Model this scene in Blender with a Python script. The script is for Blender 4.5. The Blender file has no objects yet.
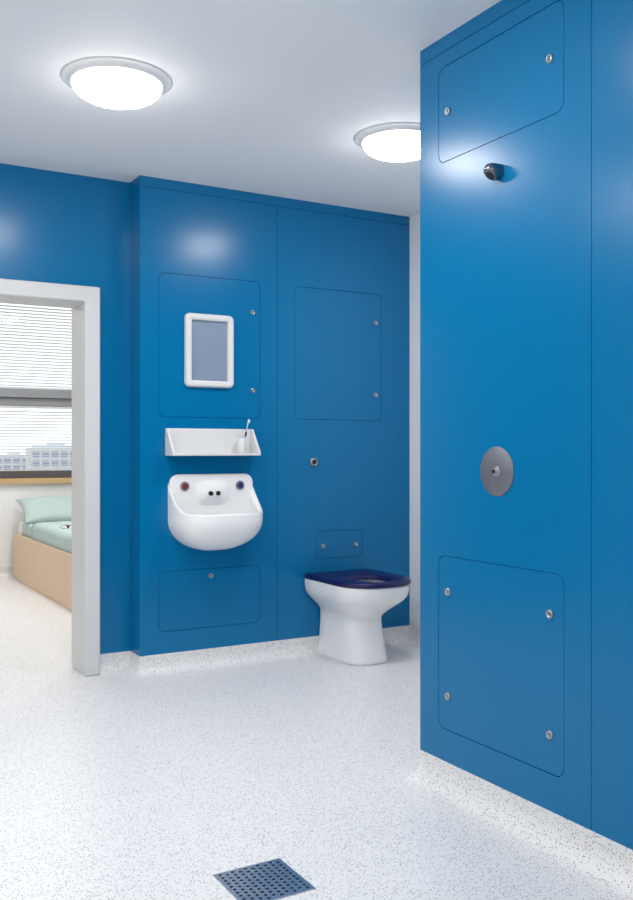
import bpy, bmesh, math, random
from mathutils import Vector, Matrix
random.seed(7)
C = bpy.context.scene.collection
PI = math.pi

# ------------------------------------------------------------------ materials
def mat(name, col, rough=.5, metal=0., spec=.5, coat=0., coat_rough=.1, emit=None, estr=0.):
    m = bpy.data.materials.new(name); m.use_nodes = True
    b = m.node_tree.nodes['Principled BSDF']
    b.inputs['Base Color'].default_value = (*col, 1)
    b.inputs['Roughness'].default_value = rough
    b.inputs['Metallic'].default_value = metal
    b.inputs['Specular IOR Level'].default_value = spec
    b.inputs['Coat Weight'].default_value = coat
    b.inputs['Coat Roughness'].default_value = coat_rough
    if emit:
        b.inputs['Emission Color'].default_value = (*emit, 1)
        b.inputs['Emission Strength'].default_value = estr
    return m

def add_noise_bump(m, scale, strength, dist=.001):
    nt = m.node_tree; b = nt.nodes['Principled BSDF']
    tc = nt.nodes.new('ShaderNodeTexCoord'); n = nt.nodes.new('ShaderNodeTexNoise')
    n.inputs['Scale'].default_value = scale
    bp = nt.nodes.new('ShaderNodeBump'); bp.inputs['Strength'].default_value = strength
    bp.inputs['Distance'].default_value = dist
    nt.links.new(tc.outputs['Object'], n.inputs['Vector'])
    nt.links.new(n.outputs['Fac'], bp.inputs['Height'])
    nt.links.new(bp.outputs['Normal'], b.inputs['Normal'])

BLUE = (.0, .160, .375)
M = {}
M['blue'] = mat('blue laminate', BLUE, .24, spec=.32); add_noise_bump(M['blue'], 60, .02)
M['blue_dark'] = mat('blue panel core', (.0005, .05, .16), .6)
M['white'] = mat('white paint', (.87, .87, .87), .55)
M['ceil'] = mat('white ceiling', (.92, .92, .92), .7, spec=.25)
M['frame'] = mat('white satin frame', (.665, .67, .675), .4)
M['ceramic'] = mat('white solid surface', (.92, .92, .92), .25, spec=.5)
M['plastic'] = mat('white moulded plastic', (.77, .77, .77), .35)
M['seat'] = mat('navy plastic', (.006, .006, .08), .38)
M['steel'] = mat('brushed steel', (.40, .42, .44), .32, 1.)
M['disc'] = mat('grey steel', (.20, .205, .24), .5, .7)
M['chrome'] = mat('chrome', (.75, .76, .78), .12, 1.)
M['darkchrome'] = mat('dark chrome', (.22, .23, .26), .18, 1.)
M['black'] = mat('black', (.006, .006, .008), .5)
M['drain'] = mat('drain steel', (.58, .61, .66), .28, 1.)
M['mirror'] = mat('satin steel mirror', (.30, .37, .47), .30, .25)
M['red'] = mat('red marker', (.20, .015, .02), .4)
M['cold'] = mat('blue marker', (.02, .02, .14), .4)
M['ringgrey'] = mat('grey push ring', (.26, .24, .27), .35, .4)
M['wingrey'] = mat('grey window frame', (.23, .24, .26), .4)
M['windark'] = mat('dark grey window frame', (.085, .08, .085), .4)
M['slat'] = mat('white blind slat', (.82, .83, .84), .5)
M['mint'] = mat('mint cotton', (.46, .575, .56), .9, spec=.1); add_noise_bump(M['mint'], 900, .15)
M['linen'] = mat('white linen', (.8, .8, .8), .9, spec=.1)
M['diffuser'] = mat('lit opal diffuser', (.9, .9, .9), .4, emit=(1, .968, .93), estr=50)
def dim_rim(m, strength):          # lamps sit in the middle of the fitting, so the opal cover is dimmer towards its rim
    nt = m.node_tree; b = nt.nodes['Principled BSDF']; N = nt.nodes.new; L = nt.links.new
    tc = N('ShaderNodeTexCoord'); mp = N('ShaderNodeMapping'); mp.inputs['Scale'].default_value = (1, 1, 0)
    ln = N('ShaderNodeVectorMath'); ln.operation = 'LENGTH'
    mr = N('ShaderNodeMapRange'); mr.interpolation_type = 'SMOOTHSTEP'
    mr.inputs['From Min'].default_value = .122; mr.inputs['From Max'].default_value = .174
    mr.inputs['To Min'].default_value = strength; mr.inputs['To Max'].default_value = strength * .18
    L(tc.outputs['Object'], mp.inputs['Vector']); L(mp.outputs['Vector'], ln.inputs[0]); L(ln.outputs['Value'], mr.inputs['Value'])
    L(mr.outputs['Result'], b.inputs['Emission Strength'])
dim_rim(M['diffuser'], 60)
M['brush'] = mat('pale blue brush handle', (.45, .7, .85), .2)
M['far_wall'] = mat('pale render', (.70, .71, .76), .8)
M['far_glass'] = mat('far window glass', (.33, .36, .50), .4)  # both far tones are lightened, distance haze put into the colour
M['grass'] = mat('ground outside', (.25, .28, .22), .9)

def wood(name, c1, c2, axis):
    m = mat(name, c1, .45); nt = m.node_tree; b = nt.nodes['Principled BSDF']
    tc = nt.nodes.new('ShaderNodeTexCoord'); mp = nt.nodes.new('ShaderNodeMapping')
    s = [18, 18, 90]; s[axis] = 2.0
    mp.inputs['Scale'].default_value = s
    n = nt.nodes.new('ShaderNodeTexNoise'); n.inputs['Scale'].default_value = 2.; n.inputs['Detail'].default_value = 5
    r = nt.nodes.new('ShaderNodeValToRGB')
    r.color_ramp.elements[0].color = (*c1, 1); r.color_ramp.elements[1].color = (*c2, 1)
    r.color_ramp.elements[0].position = .3; r.color_ramp.elements[1].position = .7
    nt.links.new(tc.outputs['Object'], mp.inputs['Vector']); nt.links.new(mp.outputs['Vector'], n.inputs['Vector'])
    nt.links.new(n.outputs['Fac'], r.inputs['Fac']); nt.links.new(r.outputs['Color'], b.inputs['Base Color'])
    return m
M['beech'] = wood('pale beech', (.66, .475, .315), (.74, .545, .375), 1)
M['sillwood'] = wood('sill oak', (.52, .34, .16), (.60, .41, .21), 0)

def speckle():
    m = mat('white speckled vinyl', (.8, .8, .82), .38, spec=.4); nt = m.node_tree; b = nt.nodes['Principled BSDF']
    L = nt.links.new; N = nt.nodes.new
    tc = N('ShaderNodeTexCoord')
    warp = N('ShaderNodeTexNoise'); warp.inputs['Scale'].default_value = 220; warp.inputs['Detail'].default_value = 1
    L(tc.outputs['Object'], warp.inputs['Vector'])
    sc = N('ShaderNodeVectorMath'); sc.operation = 'SCALE'; sc.inputs['Scale'].default_value = .0045
    L(warp.outputs['Color'], sc.inputs[0])
    ad = N('ShaderNodeVectorMath'); ad.operation = 'ADD'; L(tc.outputs['Object'], ad.inputs[0]); L(sc.outputs[0], ad.inputs[1])
    prev = None
    for scale, rad, thr, col in ((118, .25, .22, (.24, .25, .28)), (95, .23, .35, (.40, .41, .45)), (80, .17, .86, (.60, .44, .32))):
        v = N('ShaderNodeTexVoronoi'); v.inputs['Scale'].default_value = scale
        L(ad.outputs[0], v.inputs['Vector'])
        lt = N('ShaderNodeMath'); lt.operation = 'LESS_THAN'; lt.inputs[1].default_value = rad; L(v.outputs['Distance'], lt.inputs[0])
        sp = N('ShaderNodeSeparateColor'); L(v.outputs['Color'], sp.inputs[0])
        gt = N('ShaderNodeMath'); gt.operation = 'GREATER_THAN'; gt.inputs[1].default_value = thr; L(sp.outputs[0], gt.inputs[0])
        mu = N('ShaderNodeMath'); mu.operation = 'MULTIPLY'; L(lt.outputs[0], mu.inputs[0]); L(gt.outputs[0], mu.inputs[1])
        mx = N('ShaderNodeMix'); mx.data_type = 'RGBA'; L(mu.outputs[0], mx.inputs[0])
        if prev is None: mx.inputs[6].default_value = (.80, .80, .805, 1)
        else: L(prev, mx.inputs[6])
        mx.inputs[7].default_value = (*col, 1); prev = mx.outputs[2]
    L(prev, b.inputs['Base Color'])
    return m
M['floor'] = speckle()

def glassmat():
    m = bpy.data.materials.new('window glass'); m.use_nodes = True; nt = m.node_tree; nt.nodes.clear()
    o = nt.nodes.new('ShaderNodeOutputMaterial'); mx = nt.nodes.new('ShaderNodeMixShader')
    t = nt.nodes.new('ShaderNodeBsdfTransparent'); g = nt.nodes.new('ShaderNodeBsdfGlossy'); g.inputs['Roughness'].default_value = .02
    t.inputs['Color'].default_value = (.95, .97, .97, 1)
    lw = nt.nodes.new('ShaderNodeFresnel'); lw.inputs['IOR'].default_value = 1.3
    nt.links.new(lw.outputs[0], mx.inputs[0]); nt.links.new(t.outputs[0], mx.inputs[1]); nt.links.new(g.outputs[0], mx.inputs[2])
    nt.links.new(mx.outputs[0], o.inputs[0]); return m
M['glass'] = glassmat()

def translucent(m, fac):
    nt = m.node_tree; b = nt.nodes['Principled BSDF']; o = nt.nodes['Material Output']
    t = nt.nodes.new('ShaderNodeBsdfTranslucent'); t.inputs['Color'].default_value = (.85, .86, .87, 1)
    mx = nt.nodes.new('ShaderNodeMixShader'); mx.inputs[0].default_value = fac
    nt.links.new(b.outputs[0], mx.inputs[1]); nt.links.new(t.outputs[0], mx.inputs[2]); nt.links.new(mx.outputs[0], o.inputs[0])
translucent(M['slat'], .45)
M['gap_shade'] = mat('dark teal gap shade', (.10, .16, .15), .8)
def patterned():
    m = mat('black and white pattern', (.5, .5, .5), .8); nt = m.node_tree; b = nt.nodes['Principled BSDF']
    tc = nt.nodes.new('ShaderNodeTexCoord'); v = nt.nodes.new('ShaderNodeTexNoise'); v.inputs['Scale'].default_value = 48
    v.inputs['Detail'].default_value = 1
    r = nt.nodes.new('ShaderNodeValToRGB'); r.color_ramp.interpolation = 'CONSTANT'
    r.color_ramp.elements[0].color = (.01, .01, .012, 1); r.color_ramp.elements[1].color = (.75, .77, .78, 1); r.color_ramp.elements[1].position = .5
    nt.links.new(tc.outputs['Object'], v.inputs['Vector']); nt.links.new(v.outputs['Fac'], r.inputs['Fac'])
    nt.links.new(r.outputs['Color'], b.inputs['Base Color']); return m
M['pattern'] = patterned()

# ------------------------------------------------------------------ helpers
def link(name, bm, m, parent=None, smooth=False, bevel=0., seg=2, sub=0):
    bmesh.ops.recalc_face_normals(bm, faces=bm.faces)
    me = bpy.data.meshes.new(name); bm.to_mesh(me); bm.free()
    for k in (m if isinstance(m, (list, tuple)) else [m]): me.materials.append(M[k])
    if smooth:
        for p in me.polygons: p.use_smooth = True
    o = bpy.data.objects.new(name, me); C.objects.link(o)
    if parent: o.parent = parent
    if bevel:
        b = o.modifiers.new('bevel', 'BEVEL'); b.width = bevel; b.segments = seg; b.limit_method = 'ANGLE'; b.angle_limit = math.radians(40)
        for p in me.polygons: p.use_smooth = True
        w = o.modifiers.new('wn', 'WEIGHTED_NORMAL'); w.keep_sharp = True
    if sub:
        s = o.modifiers.new('sub', 'SUBSURF'); s.levels = sub; s.render_levels = sub
    return o

def tag(o, label, cat, group=None):
    o['label'] = label; o['category'] = cat
    if group: o['group'] = group
    return o
def struct(o, label, cat):
    o['kind'] = 'structure'; o['label'] = label; o['category'] = cat; return o

def box(bm, x0, x1, y0, y1, z0, z1, mi=0):
    vs = [bm.verts.new((x, y, z)) for x in (x0, x1) for y in (y0, y1) for z in (z0, z1)]
    for f in ((0, 1, 3, 2), (4, 6, 7, 5), (0, 4, 5, 1), (2, 3, 7, 6), (0, 2, 6, 4), (1, 5, 7, 3)):
        bm.faces.new([vs[i] for i in f]).material_index = mi
    return vs

def boxes(name, m, lst, parent=None, **k):
    bm = bmesh.new()
    for b in lst: box(bm, *b)
    return link(name, bm, m, parent, **k)

def rrect(u0, u1, v0, v1, r, n=6):
    pts = []
    if r <= 0: return [(u0, v0), (u1, v0), (u1, v1), (u0, v1)]
    for cx, cy, a in ((u1 - r, v0 + r, -90), (u1 - r, v1 - r, 0), (u0 + r, v1 - r, 90), (u0 + r, v0 + r, 180)):
        for i in range(n + 1):
            t = math.radians(a + 90 * i / n); pts.append((cx + r * math.cos(t), cy + r * math.sin(t)))
    return pts

class Frame:                       # local u, v, outward n on a wall
    def __init__(s, o, u, v, n): s.o, s.u, s.v, s.n = map(Vector, (o, u, v, n))
    def p(s, a, b, c=0): return s.o + s.u * a + s.v * b + s.n * c
def backF(y): return Frame((0, y, 0), (1, 0, 0), (0, 0, 1), (0, -1, 0))     # u = X, v = Z, faces -Y
def sideF(x): return Frame((x, 0, 0), (0, 1, 0), (0, 0, 1), (-1, 0, 0))     # u = Y, v = Z, faces -X
floorF = Frame((0, 0, 0), (1, 0, 0), (0, 1, 0), (0, 0, 1))

def sheet(bm, F, outer, holes, n0, n1):      # solid sheet between depths n0 and n1 with through holes
    loops = [outer] + holes
    rings = []
    for dep in (n0, n1):
        es = []; rr = []
        for L in loops:
            vs = [bm.verts.new(F.p(a, b, dep)) for a, b in L]; rr.append(vs)
            es += [bm.edges.new((vs[i], vs[(i + 1) % len(vs)])) for i in range(len(vs))]
        bmesh.ops.triangle_fill(bm, use_beauty=True, use_dissolve=False, edges=es)
        rings.append(rr)
    for A, B in zip(*rings):
        for i in range(len(A)):
            j = (i + 1) % len(A); bm.faces.new((A[i], A[j], B[j], B[i]))

def plate(bm, F, pts, n0, n1):
    a = [bm.verts.new(F.p(u, v, n0)) for u, v in pts]; b = [bm.verts.new(F.p(u, v, n1)) for u, v in pts]
    bm.faces.new(a); bm.faces.new(b)
    for i in range(len(a)):
        j = (i + 1) % len(a); bm.faces.new((a[i], a[j], b[j], b[i]))

def lathe(bm, F, cu, cv, prof, n=32, mi=0):   # profile of (radius, height along normal)
    rings = []
    for r, h in prof:
        if r < 1e-6: rings.append([bm.verts.new(F.p(cu, cv, h))])
        else: rings.append([bm.verts.new(F.p(cu + r * math.cos(2 * PI * i / n), cv + r * math.sin(2 * PI * i / n), h)) for i in range(n)])
    for A, B in zip(rings, rings[1:]):
        for i in range(n):
            j = (i + 1) % n
            if len(A) == 1 and len(B) == 1: continue
            if len(A) == 1: f = bm.faces.new((A[0], B[j], B[i]))
            elif len(B) == 1: f = bm.faces.new((A[i], A[j], B[0]))
            else: f = bm.faces.new((A[i], A[j], B[j], B[i]))
            f.material_index = mi
            f.smooth = True
def lobj(name, m, F, cu, cv, prof, parent=None, n=32, smooth=False):
    bm = bmesh.new(); lathe(bm, F, cu, cv, prof, n)
    return link(name, bm, m, parent)

# ------------------------------------------------------------------ dimensions
CZ = 2.664          # ceiling
BX0, BX1, BY = 1.625, 3.385, 4.711   # boxed panel wall at the back
RX, RY = 2.013, 2.735                # block on the right: face X, far end Y
WY = 4.87                            # recessed wall with the doorway
LX, FY = -1.55, -1.6                 # left and camera side walls
T = .012

# ------------------------------------------------------------------ floor with drain hole
DX0, DX1, DY0, DY1 = 1.039, 1.249, 2.178, 2.390
bm = bmesh.new()
sheet(bm, floorF, [(LX - .1, FY - .1), (3.6, FY - .1), (3.6, 9.2), (LX - .1, 9.2)], [[(DX0, DY0), (DX1, DY0), (DX1, DY1), (DX0, DY1)]], -.1, 0)
struct(link('floor', bm, 'floor'), 'white speckled vinyl floor running through both rooms', 'floor')
struct(boxes('ceiling', 'ceil', [(LX - .1, 3.6, FY - .1, 9.2, CZ, CZ + .1)]), 'plain white ceiling above both rooms', 'ceiling')
struct(boxes('wall_left', 'white', [(LX - .1, LX, FY - .1, 9.2, 0, CZ)]), 'plain white wall on the left side', 'wall')
struct(boxes('wall_front', 'white', [(LX, 3.6, FY - .1, FY, 0, CZ)]), 'plain white wall opposite the toilet', 'wall')
struct(boxes('wall_right', 'white', [(BX1, 3.6, FY, 5.05, 0, CZ)]), 'narrow strip of white wall between the blue walls', 'wall')

# recessed blue wall with the doorway
OX0, OX1, OZ = .497, 1.361, 1.985
FO = .084
def wall_open(y0, y1): return [(LX, OX0 - FO + .01, y0, y1, 0, CZ), (OX1 + FO - .01, BX1, y0, y1, 0, CZ), (OX0 - FO + .01, OX1 + FO - .01, y0, y1, OZ + FO - .01, CZ)]
struct(boxes('wall_back', 'blue', wall_open(WY, WY + .09)), 'blue recessed wall around the white doorway', 'wall')
struct(boxes('wall_partition', 'white', wall_open(WY + .09, 5.05)), 'white bedroom face of the wall around the doorway', 'wall')
# door frame
YF, YB = 4.82, 5.092
bm = bmesh.new()
plate(bm, backF(YF), [(OX0 - FO, 0), (OX0, 0), (OX0, OZ), (OX1, OZ), (OX1, 0), (OX1 + FO, 0), (OX1 + FO, OZ + FO), (OX0 - FO, OZ + FO)], YF - YB, 0)
d = struct(link('door_1', bm, 'frame', bevel=.009, seg=3), 'white open doorway frame leading to the bedroom', 'door frame')

# ------------------------------------------------------------------ lock screws and access panels
def lock_screw(F, u, v, parent, r=.0135):
    o = lobj('lock_screw', 'steel', F, u, v, [(r + .001, 0), (r + .001, .003), (r, .006), (r * .85, .0075), (r * .55, .0075), (r * .52, .0045), (0, .0045)], parent, 28)
    lobj('socket', 'black', F, u, v, [(r * .50, .0046), (r * .30, .0049), (0, .0049)], o, 3)
    lobj('pin', 'steel', F, u, v, [(r * .17, .0046), (r * .17, .0072), (0, .0072)], o, 10)
    return o
GAP = .0022
def access_panel(F, u0, u1, v0, v1, locks, label):
    r = .032
    bm = bmesh.new(); plate(bm, F, rrect(u0 + GAP, u1 - GAP, v0 + GAP, v1 - GAP, r), -T + .0005, 0)
    o = link('access_panel', bm, 'blue')
    b = o.modifiers.new('bevel', 'BEVEL'); b.width = .0008; b.segments = 1; b.limit_method = 'ANGLE'; b.angle_limit = math.radians(60)
    for u, v in locks: lock_screw(F, u, v, o)
    return tag(o, label, 'access panel', 'flush blue access panels')
def hole(u0, u1, v0, v1): return rrect(u0, u1, v0, v1, .034)

# boxed wall at the back
core = boxes('wall_boxing', 'blue_dark', [(BX0 + T, BX1, BY + T, WY, .1, CZ)])
struct(core, 'blue boxed wall behind the basin and toilet', 'wall')
FB = backF(BY)
AP = {'ul': (1.730, 2.339, 1.378, 2.160), 'll': (1.729, 2.338, .2175, .5445), 'ur': (2.562, 3.172, 1.379, 2.158), 'wc': (2.700, 3.034, .555, .7185)}
SX, SZ, SG = 2.448, 2.610, .0012
def panel(F, u0, u1, v0, v1, holes, parent, name='wall_panel'):
    bm = bmesh.new(); sheet(bm, F, [(u0, v0), (u1, v0), (u1, v1), (u0, v1)], [hole(*h) for h in holes], -T, 0)
    return link(name, bm, 'blue', parent)
panel(FB, BX0, SX - SG, .1, SZ - SG, [AP['ul'], AP['ll']], core)
panel(FB, SX + SG, BX1, .1, SZ - SG, [AP['ur'], AP['wc']], core)
panel(FB, BX0, BX1, SZ + SG, CZ, [], core, 'top_strip')
FR0 = sideF(BX0)
panel(FR0, BY + T + .0002, WY, .1, SZ - SG, [], core, 'return_panel')
panel(FR0, BY + T + .0002, WY, SZ + SG, CZ, [], core, 'return_strip')
access_panel(FB, *AP['ul'], [(2.291, 1.982), (2.291, 1.538)], 'tall blue access panel behind the mirror above the basin, two locks at right')
access_panel(FB, *AP['ll'], [(2.034, .504)], 'wide blue access panel under the basin with a single lock at its top')
access_panel(FB, *AP['ur'], [(3.129, 1.980), (3.129, 1.538)], 'tall bare blue access panel above the toilet beside the white wall strip')
access_panel(FB, *AP['wc'], [(2.755, .630), (2.987, .627)], 'smallest blue access panel, just above the toilet seat with two locks')

# right hand block
core2 = boxes('wall_block', 'blue_dark', [(RX + T, BX1, FY, RY - T, .1, CZ)])
struct(core2, 'blue boxed wall in the right foreground', 'wall')
FS = sideF(RX)
AP2 = {'up': (2.013, 2.626, 2.217, 2.557), 'lo': (2.013, 2.626, .2125, .8265)}
panel(FS, 1.905 + SG, RY, .1, SZ - SG, list(AP2.values()), core2)
panel(FS, .95 + SG, 1.905 - SG, .1, SZ - SG, [], core2)
panel(FS, -.3, .95 - SG, .1, SZ - SG, [], core2)
panel(FS, FY, -.3 - 2 * SG, .1, SZ - SG, [], core2)
panel(FS, FY, RY, SZ + SG, CZ, [], core2, 'top_strip')
FE = Frame((0, RY, 0), (1, 0, 0), (0, 0, 1), (0, 1, 0))
panel(FE, RX + T + .0002, BX1, .1, CZ, [], core2, 'end_panel')
access_panel(FS, *AP2['up'], [(2.570, 2.391), (2.071, 2.392)], 'wide blue access panel near the ceiling on the right block above the shower head')
access_panel(FS, *AP2['lo'], [(2.570, .701), (2.071, .700), (2.570, .334), (2.071, .333)], 'large blue access panel near the floor on the right block with four locks')

# ------------------------------------------------------------------ coved skirting
def cove(name, path, label, closed=False):
    # path in plan; the room lies to the LEFT of the travel direction
    R = .068; prof = [(0, .1), (.0035, .1)]
    prof += [(.0035 + R - R * math.cos(t), .002 + R - R * math.sin(t)) for t in [PI / 2 * i / 10 for i in range(11)]]
    prof = [(0, .1), (.003, .1)] + [(.003 + R * (1 - math.cos(t)), .0004 + R * (1 - math.sin(t))) for t in [PI / 2 * i / 10 for i in range(11)]] + [(.003 + R, 0), (0, 0)]
    bm = bmesh.new(); P = [Vector((x, y)) for x, y in path]; rows = []
    for i, p in enumerate(P):
        d0 = (P[i] - P[i - 1]).normalized() if i > 0 else None
        d1 = (P[i + 1] - P[i]).normalized() if i < len(P) - 1 else None
        d0 = d0 or d1; d1 = d1 or d0
        n0 = Vector((-d0.y, d0.x)); n1 = Vector((-d1.y, d1.x)); nn = (n0 + n1).normalized(); nn /= max(.3, nn.dot(n0))
        if d0.x * d1.y - d0.y * d1.x < -.5:          # outside corner: fan the profile round it
            for q in range(9):
                t = q / 8; m_ = (n0 * math.cos(PI / 2 * t) + n1 * math.sin(PI / 2 * t))
                rows.append([bm.verts.new((p.x + m_.x * a, p.y + m_.y * a, z)) for a, z in prof])
            continue
        rows.append([bm.verts.new((p.x + nn.x * a, p.y + nn.y * a, z)) for a, z in prof])
    for A, B in zip(rows, rows[1:]):
        for i in range(len(prof) - 1): bm.faces.new((A[i], A[i + 1], B[i + 1], B[i]))
    bm.faces.new(rows[0]); bm.faces.new(list(reversed(rows[-1])))
    o = link(name, bm, 'floor')
    for p in o.data.polygons: p.use_smooth = abs(p.normal.z) < .995 and len(p.vertices) == 4
    o.modifiers.new('es', 'EDGE_SPLIT').split_angle = math.radians(35)
    return struct(o, label, 'skirting')
cove('baseboard_right', [(RX, FY), (RX, RY), (BX1, RY), (BX1, BY), (BX0, BY), (BX0, WY), (OX1 + FO, WY)], 'speckled coved skirting along the blue walls on the right')
cove('baseboard_left', [(OX0 - FO, WY), (LX, WY), (LX, FY), (RX, FY)], 'speckled coved skirting along the left side walls')

# ------------------------------------------------------------------ ceiling lights
FC = Frame((0, 0, CZ), (1, 0, 0), (0, 1, 0), (0, 0, -1))
def ceiling_light(x, y, label):
    o = bpy.data.objects.new('ceiling_light', None); C.objects.link(o); o.location = (x, y, CZ)
    F0 = Frame((0, 0, 0), (1, 0, 0), (0, 1, 0), (0, 0, -1))
    lobj('trim_ring', 'plastic', F0, 0, 0, [(0, 0), (.2145, 0), (.2155, .0015), (.2135, .004), (.206, .0055), (.196, .0085), (.186, .015), (.180, .023), (.176, .0225), (0, .022)], o, 72)
    prof = [(.1755 * math.cos(t) ** .8 if t < PI / 2 else 0, .022 + .066 * math.sin(t)) for t in [PI / 2 * i / 14 for i in range(15)]]
    lobj('diffuser', 'diffuser', F0, 0, 0, prof, o, 72)
    return tag(o, label, 'ceiling light', 'round ceiling lights')
ceiling_light(1.128, 3.540, 'round lit ceiling light on the left, fully in view, before the doorway')
ceiling_light(2.490, 3.545, 'round lit ceiling light partly hidden behind the right blue block')
ceiling_light(-.222, 3.545, 'round lit ceiling light by the left wall, seen only as a reflection')
ceiling_light(1.118, 2.20, 'added out-of-view round fill light in the middle of the room beside the right blue block')  # middle row is added, out of view, to even out the light
ceiling_light(-.244, 2.20, 'added out-of-view round fill light in the middle of the room by the left wall')
ceiling_light(1.118, -.30, 'added out-of-view round fill light in the near half of the room beside the block')  # unseen near row, added only for overall brightness
ceiling_light(-.244, -.30, 'added out-of-view round fill light in the near half of the room by the left wall')
ceiling_light(.30, 7.9, 'added out-of-view round fill light on the left half of the bedroom ceiling')  # all bedroom lamps are unseen, added to brighten that room
ceiling_light(2.05, 6.3, 'added out-of-view round fill light over the foot of the bed')
ceiling_light(2.05, 7.9, 'added out-of-view round fill light over the head of the bed')
ceiling_light(1.15, 7.1, 'added out-of-view round fill light in the middle of the bedroom ceiling')

# ------------------------------------------------------------------ mirror
mir = bpy.data.objects.new('wall_mirror', None); C.objects.link(mir)
tag(mir, 'small upright mirror in a chunky white rounded frame above the shelf', 'mirror')
bm = bmesh.new()
fu0, fu1, fv0, fv1 = 1.877, 2.166, 1.546, 1.950
prof = [(0, 0, .028), (0, .016, .028), (.004, .024, .030), (.010, .028, .03), (.026, .028, .016), (.034, .024, .006), (.037, .006, .004)]
rings = []
for ins, h, r in prof:
    pts = rrect(fu0 + ins, fu1 - ins, fv0 + ins, fv1 - ins, r, 6)
    rings.append([bm.verts.new(FB.p(a, b, h)) for a, b in pts])
for A, B in zip(rings, rings[1:]):
    for i in range(len(A)):
        j = (i + 1) % len(A); bm.faces.new((A[i], A[j], B[j], B[i]))
bm.faces.new(rings[0])
link('frame', bm, 'plastic', mir)
bm = bmesh.new(); plate(bm, FB, rrect(fu0 + .036, fu1 - .036, fv0 + .036, fv1 - .036, .004, 3), .003, .0065)
link('mirror_plate', bm, 'mirror', mir)

# ------------------------------------------------------------------ shelf
sh = bpy.data.objects.new('wall_shelf', None); C.objects.link(sh)
tag(sh, 'white moulded tray shelf with sloping ends above the basin', 'shelf')
X0, X1, Z0, Z1, D = 1.766, 2.287, 1.169, 1.318, .115
boxes('back_plate', 'plastic', [(X0, X1, BY - .012, BY, Z0, Z1)], sh, bevel=.003)
bm = bmesh.new(); box(bm, X0, X1, BY - D, BY - .012, Z0, Z0 + .014)
link('tray', bm, 'plastic', sh, bevel=.003)
for xa, xb in ((X0, X0 + .014), (X1 - .014, X1)):
    bm = bmesh.new()
    plate(bm, sideF(0), [(BY - D, Z0 + .010), (BY - .008, Z0 + .010), (BY - .008, Z1), (BY - .022, Z1), (BY - D, Z0 + .020)], -xb, -xa)
    link('side_wing', bm, 'plastic', sh, bevel=.003)

cupx, cupy = 2.196, 4.655
cup = bpy.data.objects.new('tumbler', None)
FT = Frame((0, 0, Z0 + .014), (1, 0, 0), (0, 1, 0), (0, 0, 1))
cup = lobj('tumbler', 'plastic', FT, cupx, cupy, [(0, 0), (.020, 0), (.0225, .003), (.0245, .080), (.0235, .081), (.0225, .079), (.0205, .006), (0, .006)], None, 32)
tag(cup, 'small white tumbler on the right end of the shelf', 'cup')

def tube(bm, pts, rads, n=10):
    rings = []
    for i, p in enumerate(pts):
        a = pts[max(0, i - 1)]; b = pts[min(len(pts) - 1, i + 1)]; d_ = (b - a).normalized()
        s = d_.cross(Vector((0, 1, 0))).normalized(); t = d_.cross(s)
        rings.append([bm.verts.new(p + (s * math.cos(2 * PI * k / n) + t * math.sin(2 * PI * k / n)) * rads[i]) for k in range(n)])
    for A, B in zip(rings, rings[1:]):
        for k in range(n): bm.faces.new((A[k], A[(k + 1) % n], B[(k + 1) % n], B[k]))
    bm.faces.new(rings[0]); bm.faces.new(rings[-1])
tb = bpy.data.objects.new('toothbrush', None); C.objects.link(tb)
tag(tb, 'slim pale toothbrush with a dark grip leaning in the white tumbler', 'toothbrush')
p0 = Vector((2.198, 4.648, 1.190)); p1 = Vector((2.246, 4.668, 1.374)); dd = p1 - p0
bm = bmesh.new(); tube(bm, [p0 + dd * t for t in (0, .3, .45, .46)], [.003, .004, .0045, .0045]); link('handle', bm, 'brush', tb, smooth=True)
bm = bmesh.new(); tube(bm, [p0 + dd * t for t in (.46, .50, .59, .61)], [.0046, .0055, .0052, .0040]); link('grip', bm, 'black', tb, smooth=True)
bm = bmesh.new(); tube(bm, [p0 + dd * t for t in (.61, .75, .88, 1.)], [.0035, .003, .0035, .004]); link('neck', bm, 'brush', tb, smooth=True)
bm = bmesh.new(); q = p0 + dd * .93
box(bm, q.x + .002, q.x + .009, q.y - .003, q.y + .003, q.z - .009, q.z + .009); link('bristles', bm, 'linen', tb)

# ------------------------------------------------------------------ basin
bas = bpy.data.objects.new('wash_basin', None); C.objects.link(bas)
tag(bas, 'white one-piece wall basin with red and blue push buttons', 'basin')
bx = 2.033; HW, DP = .251, .285; ZL, ZB = .856, .646
def planpt(s, w, dpt, ex=3.2):           # s 0..1 from left wall round the front to right wall
    t = PI * (1 - s); c, n = math.cos(t), math.sin(t)
    return (w * math.copysign(abs(c) ** (2 / ex), c), dpt * abs(n) ** (2 / ex))
def rimz(dpt):                           # height of the rim as it comes away from the wall
    k = min(1, max(0, dpt / .225)); return ZL + .160 * (1 - k) ** 1.75
def scale(z, zb, zl):
    k = min(1, max(0, (zl - z) / (zl - zb))); return (1 - k ** 2.05) ** .5 if k < 1 else 0
NS, NV = 56, 18
bm = bmesh.new()
def shell(w, dpt, zb, off, ztop_off=0):
    rows = []
    for j in range(NV + 1):
        row = []
        for i in range(NS + 1):
            s = i / NS; x, t = planpt(s, w, dpt)
            zt = rimz(t + off) + ztop_off
            if j <= 12: 
                a = PI / 2 * j / 12; z = zb + (ZL - .035 - zb) * (1 - math.cos(a)) ; sc = max(.004, math.sin(a) ** .95)
            else:
                z = (ZL - .035) + (zt - ZL + .035) * (j - 12) / (NV - 12); sc = 1
            row.append((x * sc, max(t * sc, 0), z))
        rows.append(row)
    return rows
outer = shell(HW, DP, ZB, 0); inner = shell(HW - .024, DP - .024, ZB + .045, .024)
def mk(rows, off=0): return [[bm.verts.new((bx + x, BY - off - t, z)) for x, t, z in r] for r in rows]
O = mk(outer); I = mk(inner, .0)
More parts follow.
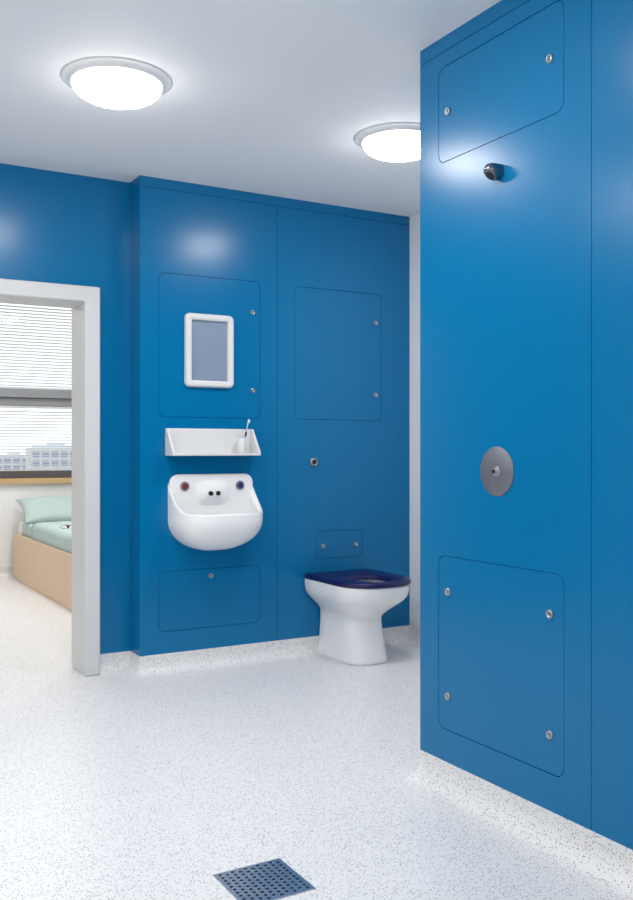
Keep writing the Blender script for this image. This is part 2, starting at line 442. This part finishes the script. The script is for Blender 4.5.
for R_ in (O, I):
    for A, B in zip(R_, R_[1:]):
        for i in range(NS): bm.faces.new((A[i], A[i + 1], B[i + 1], B[i]))
# rounded rim between both shells
mid = [bm.verts.new(((a.co + b.co) / 2) + Vector((0, 0, .006))) for a, b in zip(O[-1], I[-1])]
for i in range(NS):
    bm.faces.new((O[-1][i], O[-1][i + 1], mid[i + 1], mid[i])); bm.faces.new((mid[i], mid[i + 1], I[-1][i + 1], I[-1][i]))
link('bowl', bm, 'ceramic', bas, smooth=True)
bm = bmesh.new()                     # back plate with rounded top corners and a soft spout boss
pts = [(bx - .249, .80)] + [(bx + .249, .80)]
top = []
for cx, a in ((bx + .249 - .052, 0), (bx - .249 + .052, 90)):
    for i in range(9):
        t = math.radians(a + 90 * i / 8); top.append((cx + .052 * math.cos(t), 1.068 - .052 + .052 * math.sin(t)))
plate(bm, FB, pts + top, 0, .028)
link('splash_back', bm, 'ceramic', bas, bevel=.010, seg=3)
bm = bmesh.new(); NB = 24; g = []
for j in range(NB + 1):
    row = []
    for i in range(NB + 1):
        a, b = -1 + 2 * i / NB, -1 + 2 * j / NB
        w = (max(0, 1 - abs(a) ** 2.4) * max(0, 1 - abs(b) ** 2.2)) ** 2
        lean = .5 + .5 * (-b)             # thicker towards the bottom, so the face tips downward
        row.append(bm.verts.new(FB.p(bx + a * .125, .965 + b * .085, .0255 + w * (.020 + .010 * lean))))
    g.append(row)
for j in range(NB):
    for i in range(NB): bm.faces.new((g[j][i], g[j][i + 1], g[j + 1][i + 1], g[j + 1][i]))
link('spout_boss', bm, 'ceramic', bas, smooth=True)
for dx in (-.022, .022):
    o = lobj('spout', 'black', FB, bx + dx, .962, [(.0125, .045), (.0125, .060), (.0095, .0615), (0, .0605)], bas, 24)
for dx, c, nm in ((-.165, 'red', 'hot_button'), (.165, 'cold', 'cold_button')):
    o = lobj(nm, 'ringgrey', FB, bx + dx, 1.003, [(.0255, .026), (.0255, .033), (.023, .036), (.0155, .036), (.015, .0345), (0, .0345)], bas, 32)
    k = lobj('marker', c, FB, bx + dx, 1.003, [(.0150, .0346), (.0145, .0385), (.008, .0395), (0, .0395)], o, 24)
    o['label'] = 'push button with a red centre' if c == 'red' else 'push button with a blue centre'

# ------------------------------------------------------------------ flush push button
fl = lobj('flush_button', 'steel', FB, 2.690, 1.129, [(.027, 0), (.027, .004), (.024, .010), (.019, .014), (.0155, .014), (.014, .008), (0, .008)], None, 36)
tag(fl, 'round chrome push button on the blue wall above the toilet', 'push button')
lobj('push_centre', 'black', FB, 2.690, 1.129, [(.0135, .0082), (.0135, .0135), (.011, .0145), (0, .0145)], fl, 24)

# ------------------------------------------------------------------ toilet
wc = bpy.data.objects.new('toilet', None); C.objects.link(wc)
tag(wc, 'white back-to-wall toilet pan with a navy blue seat', 'toilet')
tx = 2.845
def dshape(w, yf, yb, n=40, ex=2.35, yc=None, r=.02):
    yc = yc if yc is not None else yf + w * 1.05
    pts = []
    for i in range(n + 1):                                   # round the front from the right side to the left side
        t = PI * i / n; c, s = math.cos(t), math.sin(t)
        pts.append((tx + w * math.copysign(abs(c) ** (2 / ex), c), yc - (yc - yf) * abs(s) ** (2 / ex)))
    L = [(tx - w, yc + (yb - r - yc) * k / 4) for k in range(1, 5)]
    L += [(tx - w + r * (1 - math.cos(a)), yb - r + r * math.sin(a)) for a in (PI / 6, PI / 3, PI / 2)]
    Rr = [(2 * tx - x, y) for x, y in reversed(L)]
    return pts + L + Rr
secs = [(0, .133, 4.285), (.006, .136, 4.280), (.02, .135, 4.283), (.08, .128, 4.297), (.16, .121, 4.315), (.22, .117, 4.325), (.25, .117, 4.325), (.265, .120, 4.312),
        (.285, .132, 4.285), (.305, .150, 4.255), (.33, .178, 4.215), (.355, .202, 4.175), (.38, .217, 4.150), (.41, .223, 4.140), (.44, .224, 4.137), (.447, .223, 4.138), (.4505, .218, 4.143)]
bm = bmesh.new(); rows = []
for z, w, yf in secs:
    rows.append([bm.verts.new((x, y, z)) for x, y in dshape(w, yf, 4.7095)])
def bowl_ring(k, z, sx=.125, sy=.17, cy=4.37):
    base = dshape(.2, 4.15, 4.7)
    out = []
    for x, y in base:
        a = math.atan2(y - cy, x - tx); out.append(bm.verts.new((tx + sx * k * math.cos(a), cy + sy * k * math.sin(a), z)))
    return out
for k, z in ((1.05, .449), (1.0, .442), (.93, .42), (.80, .385), (.60, .350), (.35, .335), (.1, .33)): rows.append(bowl_ring(k, z))
for A, B in zip(rows, rows[1:]):
    for i in range(len(A)): j = (i + 1) % len(A); bm.faces.new((A[i], A[j], B[j], B[i]))
bm.faces.new(rows[0]); bm.faces.new(rows[-1])
o = link('pan', bm, 'ceramic', wc, smooth=True); o.modifiers.new('es', 'EDGE_SPLIT').split_angle = math.radians(60)
# seat ring
bm = bmesh.new()
outp = lambda g_: dshape(.229 - g_, 4.128 + g_, 4.695 - g_, ex=2.4, r=.014)
def seat_hole(k, n=len(outp(0))):
    out = []
    for x, y in outp(0):
        a = math.atan2(y - 4.345, x - tx); c, s = math.cos(a), math.sin(a); e = 2.3
        rr = ((abs(c) / (.108 * k)) ** e + (abs(s) / (.150 * k)) ** e) ** (-1 / e); out.append((tx + rr * c, 4.345 + rr * s))
    return out
loops = [([p for p in outp(.003)], .4515), (outp(0), .456), (outp(0), .470), (outp(.003), .4755), (outp(.008), .478), (seat_hole(1.12), .4775), (seat_hole(1.04), .474), (seat_hole(1.0), .466), (seat_hole(1.0), .4515)]
vr = [[bm.verts.new((x, y, z)) for x, y in L] for L, z in loops]; vr.append(vr[0])
for A, B in zip(vr, vr[1:]):
    for i in range(len(A)): j = (i + 1) % len(A); bm.faces.new((A[i], A[j], B[j], B[i]))
o = link('seat', bm, 'seat', wc, smooth=True); o.modifiers.new('es', 'EDGE_SPLIT').split_angle = math.radians(50)
o['label'] = 'navy blue open ring seat'

# ------------------------------------------------------------------ shower head and control
sd = bpy.data.objects.new('fixed_shower', None); C.objects.link(sd)
tag(sd, 'stubby dark chrome shower head high on the right blue block', 'shower')
bm = bmesh.new(); su, sv = 2.303, 2.108
prof = [(0, 0), (.0255, 0), (.0255, .004), (.0245, .008), (.0245, .014), (.0245, .020), (.0245, .026), (.0238, .034), (.0215, .043), (.0185, .049), (.014, .054), (.008, .0575), (0, .0585)]
lathe(bm, FS, su, sv, prof, 40)
for v in bm.verts:
    h = RX - v.co.x; dz = v.co.z - sv
    if dz < 0: v.co.z = sv + dz * (1 + .28 * min(1, h / .02)); dz = v.co.z - sv   # deeper keel below
    if h > .022:                                     # underside cut away towards the nose
        lim = -.0315 + (h - .022) / .036 * .030
        if dz < lim: v.co.z = sv + lim
link('body', bm, 'darkchrome', sd)
Fn = Frame((RX - .039, su, sv - .0170), (0, 1, 0), Vector((-.768, 0, .640)), Vector((-.640, 0, -.768)))
lobj('nozzle', 'black', Fn, 0, 0, [(.0165, -.004), (.0165, .0012), (.014, .0025), (0, .0025)], sd, 24)

sc = lobj('shower_control', 'disc', FS, 2.313, 1.130, [(0, 0), (.0815, 0), (.0815, .002), (.080, .0035), (0, .0035)], None, 72)
tag(sc, 'round grey steel plate with a central push button on the right blue block', 'shower control')
bt = lobj('button_collar', 'steel', FS, 2.313, 1.130, [(.0175, .0035), (.0175, .005), (.015, .006), (.0125, .0055), (.0115, .0035), (.0105, .0035), (.0105, .013), (.0095, .015), (.0075, .015)], sc, 32)
lobj('button', 'black', FS, 2.313, 1.130, [(.0075, .013), (.0075, .0165), (.006, .0175), (0, .0175)], bt, 20)

# ------------------------------------------------------------------ floor drain
dr = bpy.data.objects.new('floor_drain', None); C.objects.link(dr)
tag(dr, 'square steel floor drain grate with rows of round holes', 'floor drain')
holes = []
sx_, sy_ = .0198, .0196
for i in range(10):
    for j in range(10):
        cx = DX0 + .0155 + i * sx_ ; cy = DY1 - .012 - j * sy_ - (.0098 if i % 2 else 0)
        holes.append([(cx + .0052 * math.cos(2 * PI * k / 12), cy + .0052 * math.sin(2 * PI * k / 12)) for k in range(12)])
bm = bmesh.new(); sheet(bm, floorF, [(DX0 - .001, DY0 - .001), (DX1 + .001, DY0 - .001), (DX1 + .001, DY1 + .001), (DX0 - .001, DY1 + .001)], holes, .0004, .0026)
link('grate', bm, 'drain', dr)
boxes('sump', 'black', [(DX0 + .002, DX1 - .002, DY0 + .002, DY1 - .002, -.07, -.04)], dr)

# ------------------------------------------------------------------ bedroom
BYW = 8.95
WX0, WX1, WZ0, WZ1 = .35, 2.72, .93, 2.64
struct(boxes('wall_bedroom', 'white', [(LX, WX0, BYW, 9.2, 0, CZ), (WX1, 3.6, BYW, 9.2, 0, CZ), (WX0, WX1, BYW, 9.2, 0, WZ0 - .05), (WX0, WX1, BYW, 9.2, WZ1, CZ)]), 'white bedroom wall around the window', 'wall')
struct(boxes('wall_bedside', 'white', [(2.86, 3.0, 5.05, BYW, 0, CZ)]), 'white wall along the far side of the bed', 'wall')
cove('baseboard_bedroom', [(2.86, 5.05), (2.86, BYW), (LX, BYW), (LX, 5.05), (OX0 - FO, 5.05)], 'speckled coved skirting in the bedroom')
struct(boxes('trim_1', 'sillwood', [(WX0 - .05, WX1 + .05, BYW - .045, 9.06, WZ0 - .052, WZ0)], bevel=.003), 'light oak window sill behind the bed', 'window sill')
w1 = bpy.data.objects.new('window_1', None); C.objects.link(w1)
struct(w1, 'wide grey framed bedroom window with two tiers of panes', 'window')
wy0, wy1 = 9.06, 9.13
boxes('bottom_rail', 'windark', [(WX0, WX1, wy0 - .05, wy1, WZ0, 1.0)], w1, bevel=.003)
boxes('transom', 'wingrey', [(WX0, WX1, wy0 - .10, wy1, 1.70, 1.785)], w1, bevel=.004)
boxes('transom_ledge', 'wingrey', [(WX0, WX1, wy0 - .06, wy1, 1.625, 1.70)], w1, bevel=.004)
boxes('top_rail', 'wingrey', [(WX0, WX1, wy0, wy1, WZ1 - .03, WZ1)], w1)
for xx in (WX0, WX1 - .06): boxes('stile', 'wingrey', [(xx, xx + .06, wy0, wy1, WZ0, WZ1)], w1)
boxes('mullion', 'wingrey', [(1.18, 1.24, wy0, wy1, 1.0, WZ1 - .03)], w1)
for za, zb in ((1.0, 1.625), (1.785, WZ1 - .03)): 
    for xa, xb in ((WX0 + .06, 1.18), (1.24, WX1 - .06)):
        boxes('pane', 'glass', [(xa, xb, 9.095, 9.101, za, zb)], w1)
def blind(z0, z1, yc, label):
    o = bpy.data.objects.new('venetian_blind', None); C.objects.link(o)
    xa, xb = WX0 + .012, WX1 - .012
    boxes('head_rail', 'slat', [(xa, xb, yc - .014, yc + .014, z1 - .022, z1)], o)
    boxes('bottom_rail', 'slat', [(xa, xb, yc - .012, yc + .012, z0, z0 + .010)], o)
    bm = bmesh.new(); z = z0 + .024
    while z < z1 - .026:
        pr = []
        for k in range(5):
            s = -1 + k / 2; pr.append((yc + s * .0135, z + .0015 * (1 - s * s) - s * .0046))
        lo = [[bm.verts.new((x, y, zz)) for y, zz in pr] for x in (xa, xb)]
        for k in range(4): bm.faces.new((lo[0][k], lo[0][k + 1], lo[1][k + 1], lo[1][k]))
        z += .030
    s = link('slats', bm, 'slat', o, smooth=True)
    for x in (xa + .2, 1.95, xb - .2):
        boxes('ladder_cord', 'slat', [(x - .001, x + .001, yc - .014, yc - .0125, z0, z1)], o)
    return tag(o, label, 'blind', 'white venetian blinds')
blind(1.002, 1.622, 9.022, 'white venetian blind in the lower part of the bedroom window')
blind(1.790, WZ1, 9.0, 'white venetian blind in the upper part of the bedroom window')

# bed
bed = bpy.data.objects.new('bed', None); C.objects.link(bed)
tag(bed, 'single bed base with pale beech boxed sides below the window', 'bed')
bX0, bX1, bY0, bY1, bZ = 1.829, 2.850, 6.72, 8.88, .421
boxes('side_panel', 'beech', [(bX0, bX0 + .025, bY0, bY1, 0.001, bZ)], bed, bevel=.002)
boxes('side_panel', 'beech', [(bX1 - .025, bX1, bY0, bY1, 0.001, bZ)], bed, bevel=.002)
boxes('end_panel', 'beech', [(bX0 + .025, bX1 - .025, bY0, bY0 + .025, 0.001, bZ)], bed, bevel=.002)
boxes('end_panel', 'beech', [(bX0 + .025, bX1 - .025, bY1 - .025, bY1, 0.001, bZ)], bed, bevel=.002)
boxes('bed_deck', 'beech', [(bX0 + .025, bX1 - .025, bY0 + .025, bY1 - .025, .28, .30)], bed)
mX0, mX1, mY0, mY1 = 1.862, 2.818, 6.755, 8.845
mt = boxes('mattress', 'linen', [(mX0, mX1, mY0, mY1, .301, .530)], None, bevel=.03, seg=4)
tag(mt, 'white mattress edge showing at the head of the bed', 'mattress')
def blanket(name, x0, x1, y0, y1, z0, z1, amp, r, label=None, cat=None, parent=None, seedv=0.):
    # a cloth shell: top surface wrapping down over the long sides
    bm = bmesh.new(); NX, NY = 44, 60; rows = []
    for j in range(NY + 1):
        y = y0 + (y1 - y0) * j / NY; row = []
        prof = []
        n = 6
        prof.append((x0, z0)); prof.append((x0, (z0 + z1 - r) / 2)); 
        prof += [(x0 + r - r * math.cos(PI / 2 * k / n), z1 - r + r * math.sin(PI / 2 * k / n)) for k in range(n + 1)]
        prof += [(x0 + r + (x1 - x0 - 2 * r) * k / 20, z1) for k in range(1, 20)]
        prof += [(x1 - r + r * math.sin(PI / 2 * k / n), z1 - r + r * math.cos(PI / 2 * k / n)) for k in range(n + 1)]
        prof += [(x1, (z0 + z1 - r) / 2), (x1, z0)]
        e = min(1, min(j, NY - j) / 2.)
        for x, z in prof:
            wv = amp * (math.sin(x * 9 + y * 6 + seedv) + math.sin(y * 13 - x * 5 + seedv * 2)) * .5
            topw = 1 if z > z1 - r else 0
            row.append(bm.verts.new((x + (0 if topw else wv * .3), y, z + (wv * topw) )))
        rows.append(row)
    for A, B in zip(rows, rows[1:]):
        for i in range(len(A) - 1): bm.faces.new((A[i], A[i + 1], B[i + 1], B[i]))
    o = link(name, bm, 'mint', parent, smooth=True)
    s = o.modifiers.new('solid', 'SOLIDIFY'); s.thickness = .02 if label else .004; s.offset = 0
    if label: tag(o, label, cat)
    return o
o = blanket('fitted_sheet', mX0 - .002, mX1 + .002, mY0 + .05, 8.62, .40, .536, .001, .03, parent=mt); o['label'] = 'pale mint sheet'
dv = blanket('duvet', mX0 - .009, mX1 + .009, 6.74, 8.17, .408, .560, .004, .045, 'pale mint duvet folded back short of the pillow', 'duvet', seedv=1.)
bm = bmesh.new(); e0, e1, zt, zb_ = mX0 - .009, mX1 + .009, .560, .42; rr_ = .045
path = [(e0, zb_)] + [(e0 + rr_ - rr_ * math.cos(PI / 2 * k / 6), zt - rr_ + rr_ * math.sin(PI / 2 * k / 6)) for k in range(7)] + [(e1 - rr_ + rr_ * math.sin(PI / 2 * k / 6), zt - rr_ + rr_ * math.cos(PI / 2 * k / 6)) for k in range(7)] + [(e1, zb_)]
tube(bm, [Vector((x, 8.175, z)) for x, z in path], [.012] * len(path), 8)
h_ = link('shadow_strip', bm, 'gap_shade', dv, smooth=True); h_['label'] = 'dark teal strip painting the gap shadow at the duvet edge'  # dark strip stands in for the shadowed gap between duvet and sheet
# pillow
bm = bmesh.new(); N_ = 28; topv = {}; botv = {}
for i in range(N_ + 1):
    for j in range(N_ + 1):
        a, b = -1 + 2 * i / N_, -1 + 2 * j / N_
        pinch = 1 - .10 * (1 - abs(a) ** 2) * abs(b) ** 6 - 0
        pinch2 = 1 - .09 * (1 - abs(b) ** 2) * abs(a) ** 6
        x = a * .37 * pinch2; y = b * .23 * pinch
        h = .070 * (max(0, (1 - a ** 4)) * max(0, (1 - b ** 4))) ** .55
        wr = .004 * math.sin(a * 14 + b * 5) * (1 - abs(a) ** 3) * (1 - abs(b) ** 3) + .006 * math.sin(b * 9 - a * 8) * abs(a) ** 2 * (1 - abs(a) ** 8)
        v = bm.verts.new((x, y, h + wr)); topv[i, j] = v
        botv[i, j] = v if (i in (0, N_) or j in (0, N_)) else bm.verts.new((x, y, -h * .8))
for i in range(N_):
    for j in range(N_):
        for d_, rev in ((topv, 0), (botv, 1)):
            f = [d_[i, j], d_[i + 1, j], d_[i + 1, j + 1], d_[i, j + 1]]
            bm.faces.new(f[::-1] if rev else f)
pl_ = link('pillow', bm, 'mint', None, smooth=True)
pl_.location = (2.205, 8.62, .640); pl_.rotation_euler = (math.radians(25), 0, math.radians(-2))
tag(pl_, 'pale mint pillow propped against the wall at the head of the bed', 'pillow')
# patterned cloth on the duvet
bm = bmesh.new(); g = []
for j in range(19):
    row = []
    for i in range(19):
        a, b = -1 + i / 9, -1 + j / 9; rr = min(1, math.hypot(a, b)); 
        h = .024 * max(0, 1 - rr ** 2) * (1 + .4 * math.sin(a * 7 + b * 4)) + .003
        sc_ = 1 / max(1, math.hypot(a, b)) 
        row.append(bm.verts.new((a * .13 * sc_, b * .085 * sc_ , h)))
    g.append(row)
for j in range(18):
    for i in range(18): bm.faces.new((g[j][i], g[j][i + 1], g[j + 1][i + 1], g[j + 1][i]))
pc = link('folded_scarf', bm, 'pattern', None, smooth=True); pc.location = (2.02, 7.45, .570)
s = pc.modifiers.new('solid', 'SOLIDIFY'); s.thickness = .003
tag(pc, 'small black and white patterned cloth lying on the mint duvet', 'scarf')

# ------------------------------------------------------------------ outside
struct(boxes('ground', 'grass', [(-300, 400, 12, 500, -16.2, -16)]), 'ground far below the bedroom window', 'ground')
def building(x0, x1, y, zt, label, bay, upper=None):
    o = bpy.data.objects.new('office_building', None); C.objects.link(o); o.location = (x0, y, -16)
    b = boxes('facade', 'far_wall', [(0, x1 - x0, 0, 4, 0, zt + 16)], o)
    if upper: 
        for ua, ub, ha, hb in upper: boxes('roof_plant', 'far_wall', [(ua, ub, .8, 3, zt + 16 + ha, zt + 16 + hb)], o)
    n = int((x1 - x0) / bay); zz = zt + 16 - .55
    fl_ = 0
    while zz > 9.5:
        for k in range(n):
            boxes('window_pane', 'far_glass', [(.25 + k * bay, (k + 1) * bay - .15, -.04, 0, zz - .95, zz)], o)
        zz -= 1.45; fl_ += 1
    return tag(o, label, 'building', 'pale office buildings outside the window')
def AX(u, y):   # world X seen at image column u and depth y
    return math.tan(math.radians(29.914) + math.atan((u - 316.5) / 918.7)) * y
YD = 150.
building(AX(31, YD), AX(31, YD) + 16, YD, 1.55, 'taller pale office block on the right beyond the lower blind', 1.5, [(.8, 9.5, 0, .45), (3.0, 5.6, .45, .8)])
building(AX(-26, YD + 20), AX(30.5, YD + 20), YD + 20, .35, 'lower pale office block on the left beyond the lower blind', 1.6, [(6.2, 8.0, 0, .45)])

# ------------------------------------------------------------------ world
w = bpy.data.worlds.new('daylight'); bpy.context.scene.world = w; w.use_nodes = True
bg = w.node_tree.nodes['Background']; bg.inputs['Color'].default_value = (.93, .965, 1, 1); bg.inputs['Strength'].default_value = 1.6

# ------------------------------------------------------------------ camera
cd = bpy.data.cameras.new('camera'); cam = bpy.data.objects.new('camera', cd); C.objects.link(cam)
cam.location = (0, 0, 1.2); cam.rotation_euler = (PI / 2, 0, -math.radians(29.914))
cd.sensor_fit = 'VERTICAL'; cd.sensor_height = 36; cd.lens = 918.7 / 900 * 36; cd.clip_start = .05; cd.clip_end = 1000
S = bpy.context.scene; S.camera = cam
S.view_settings.view_transform = 'Standard'; S.view_settings.look = 'None'; S.view_settings.gamma = 1; S.view_settings.use_curve_mapping = False
S.view_settings.exposure = -0.06
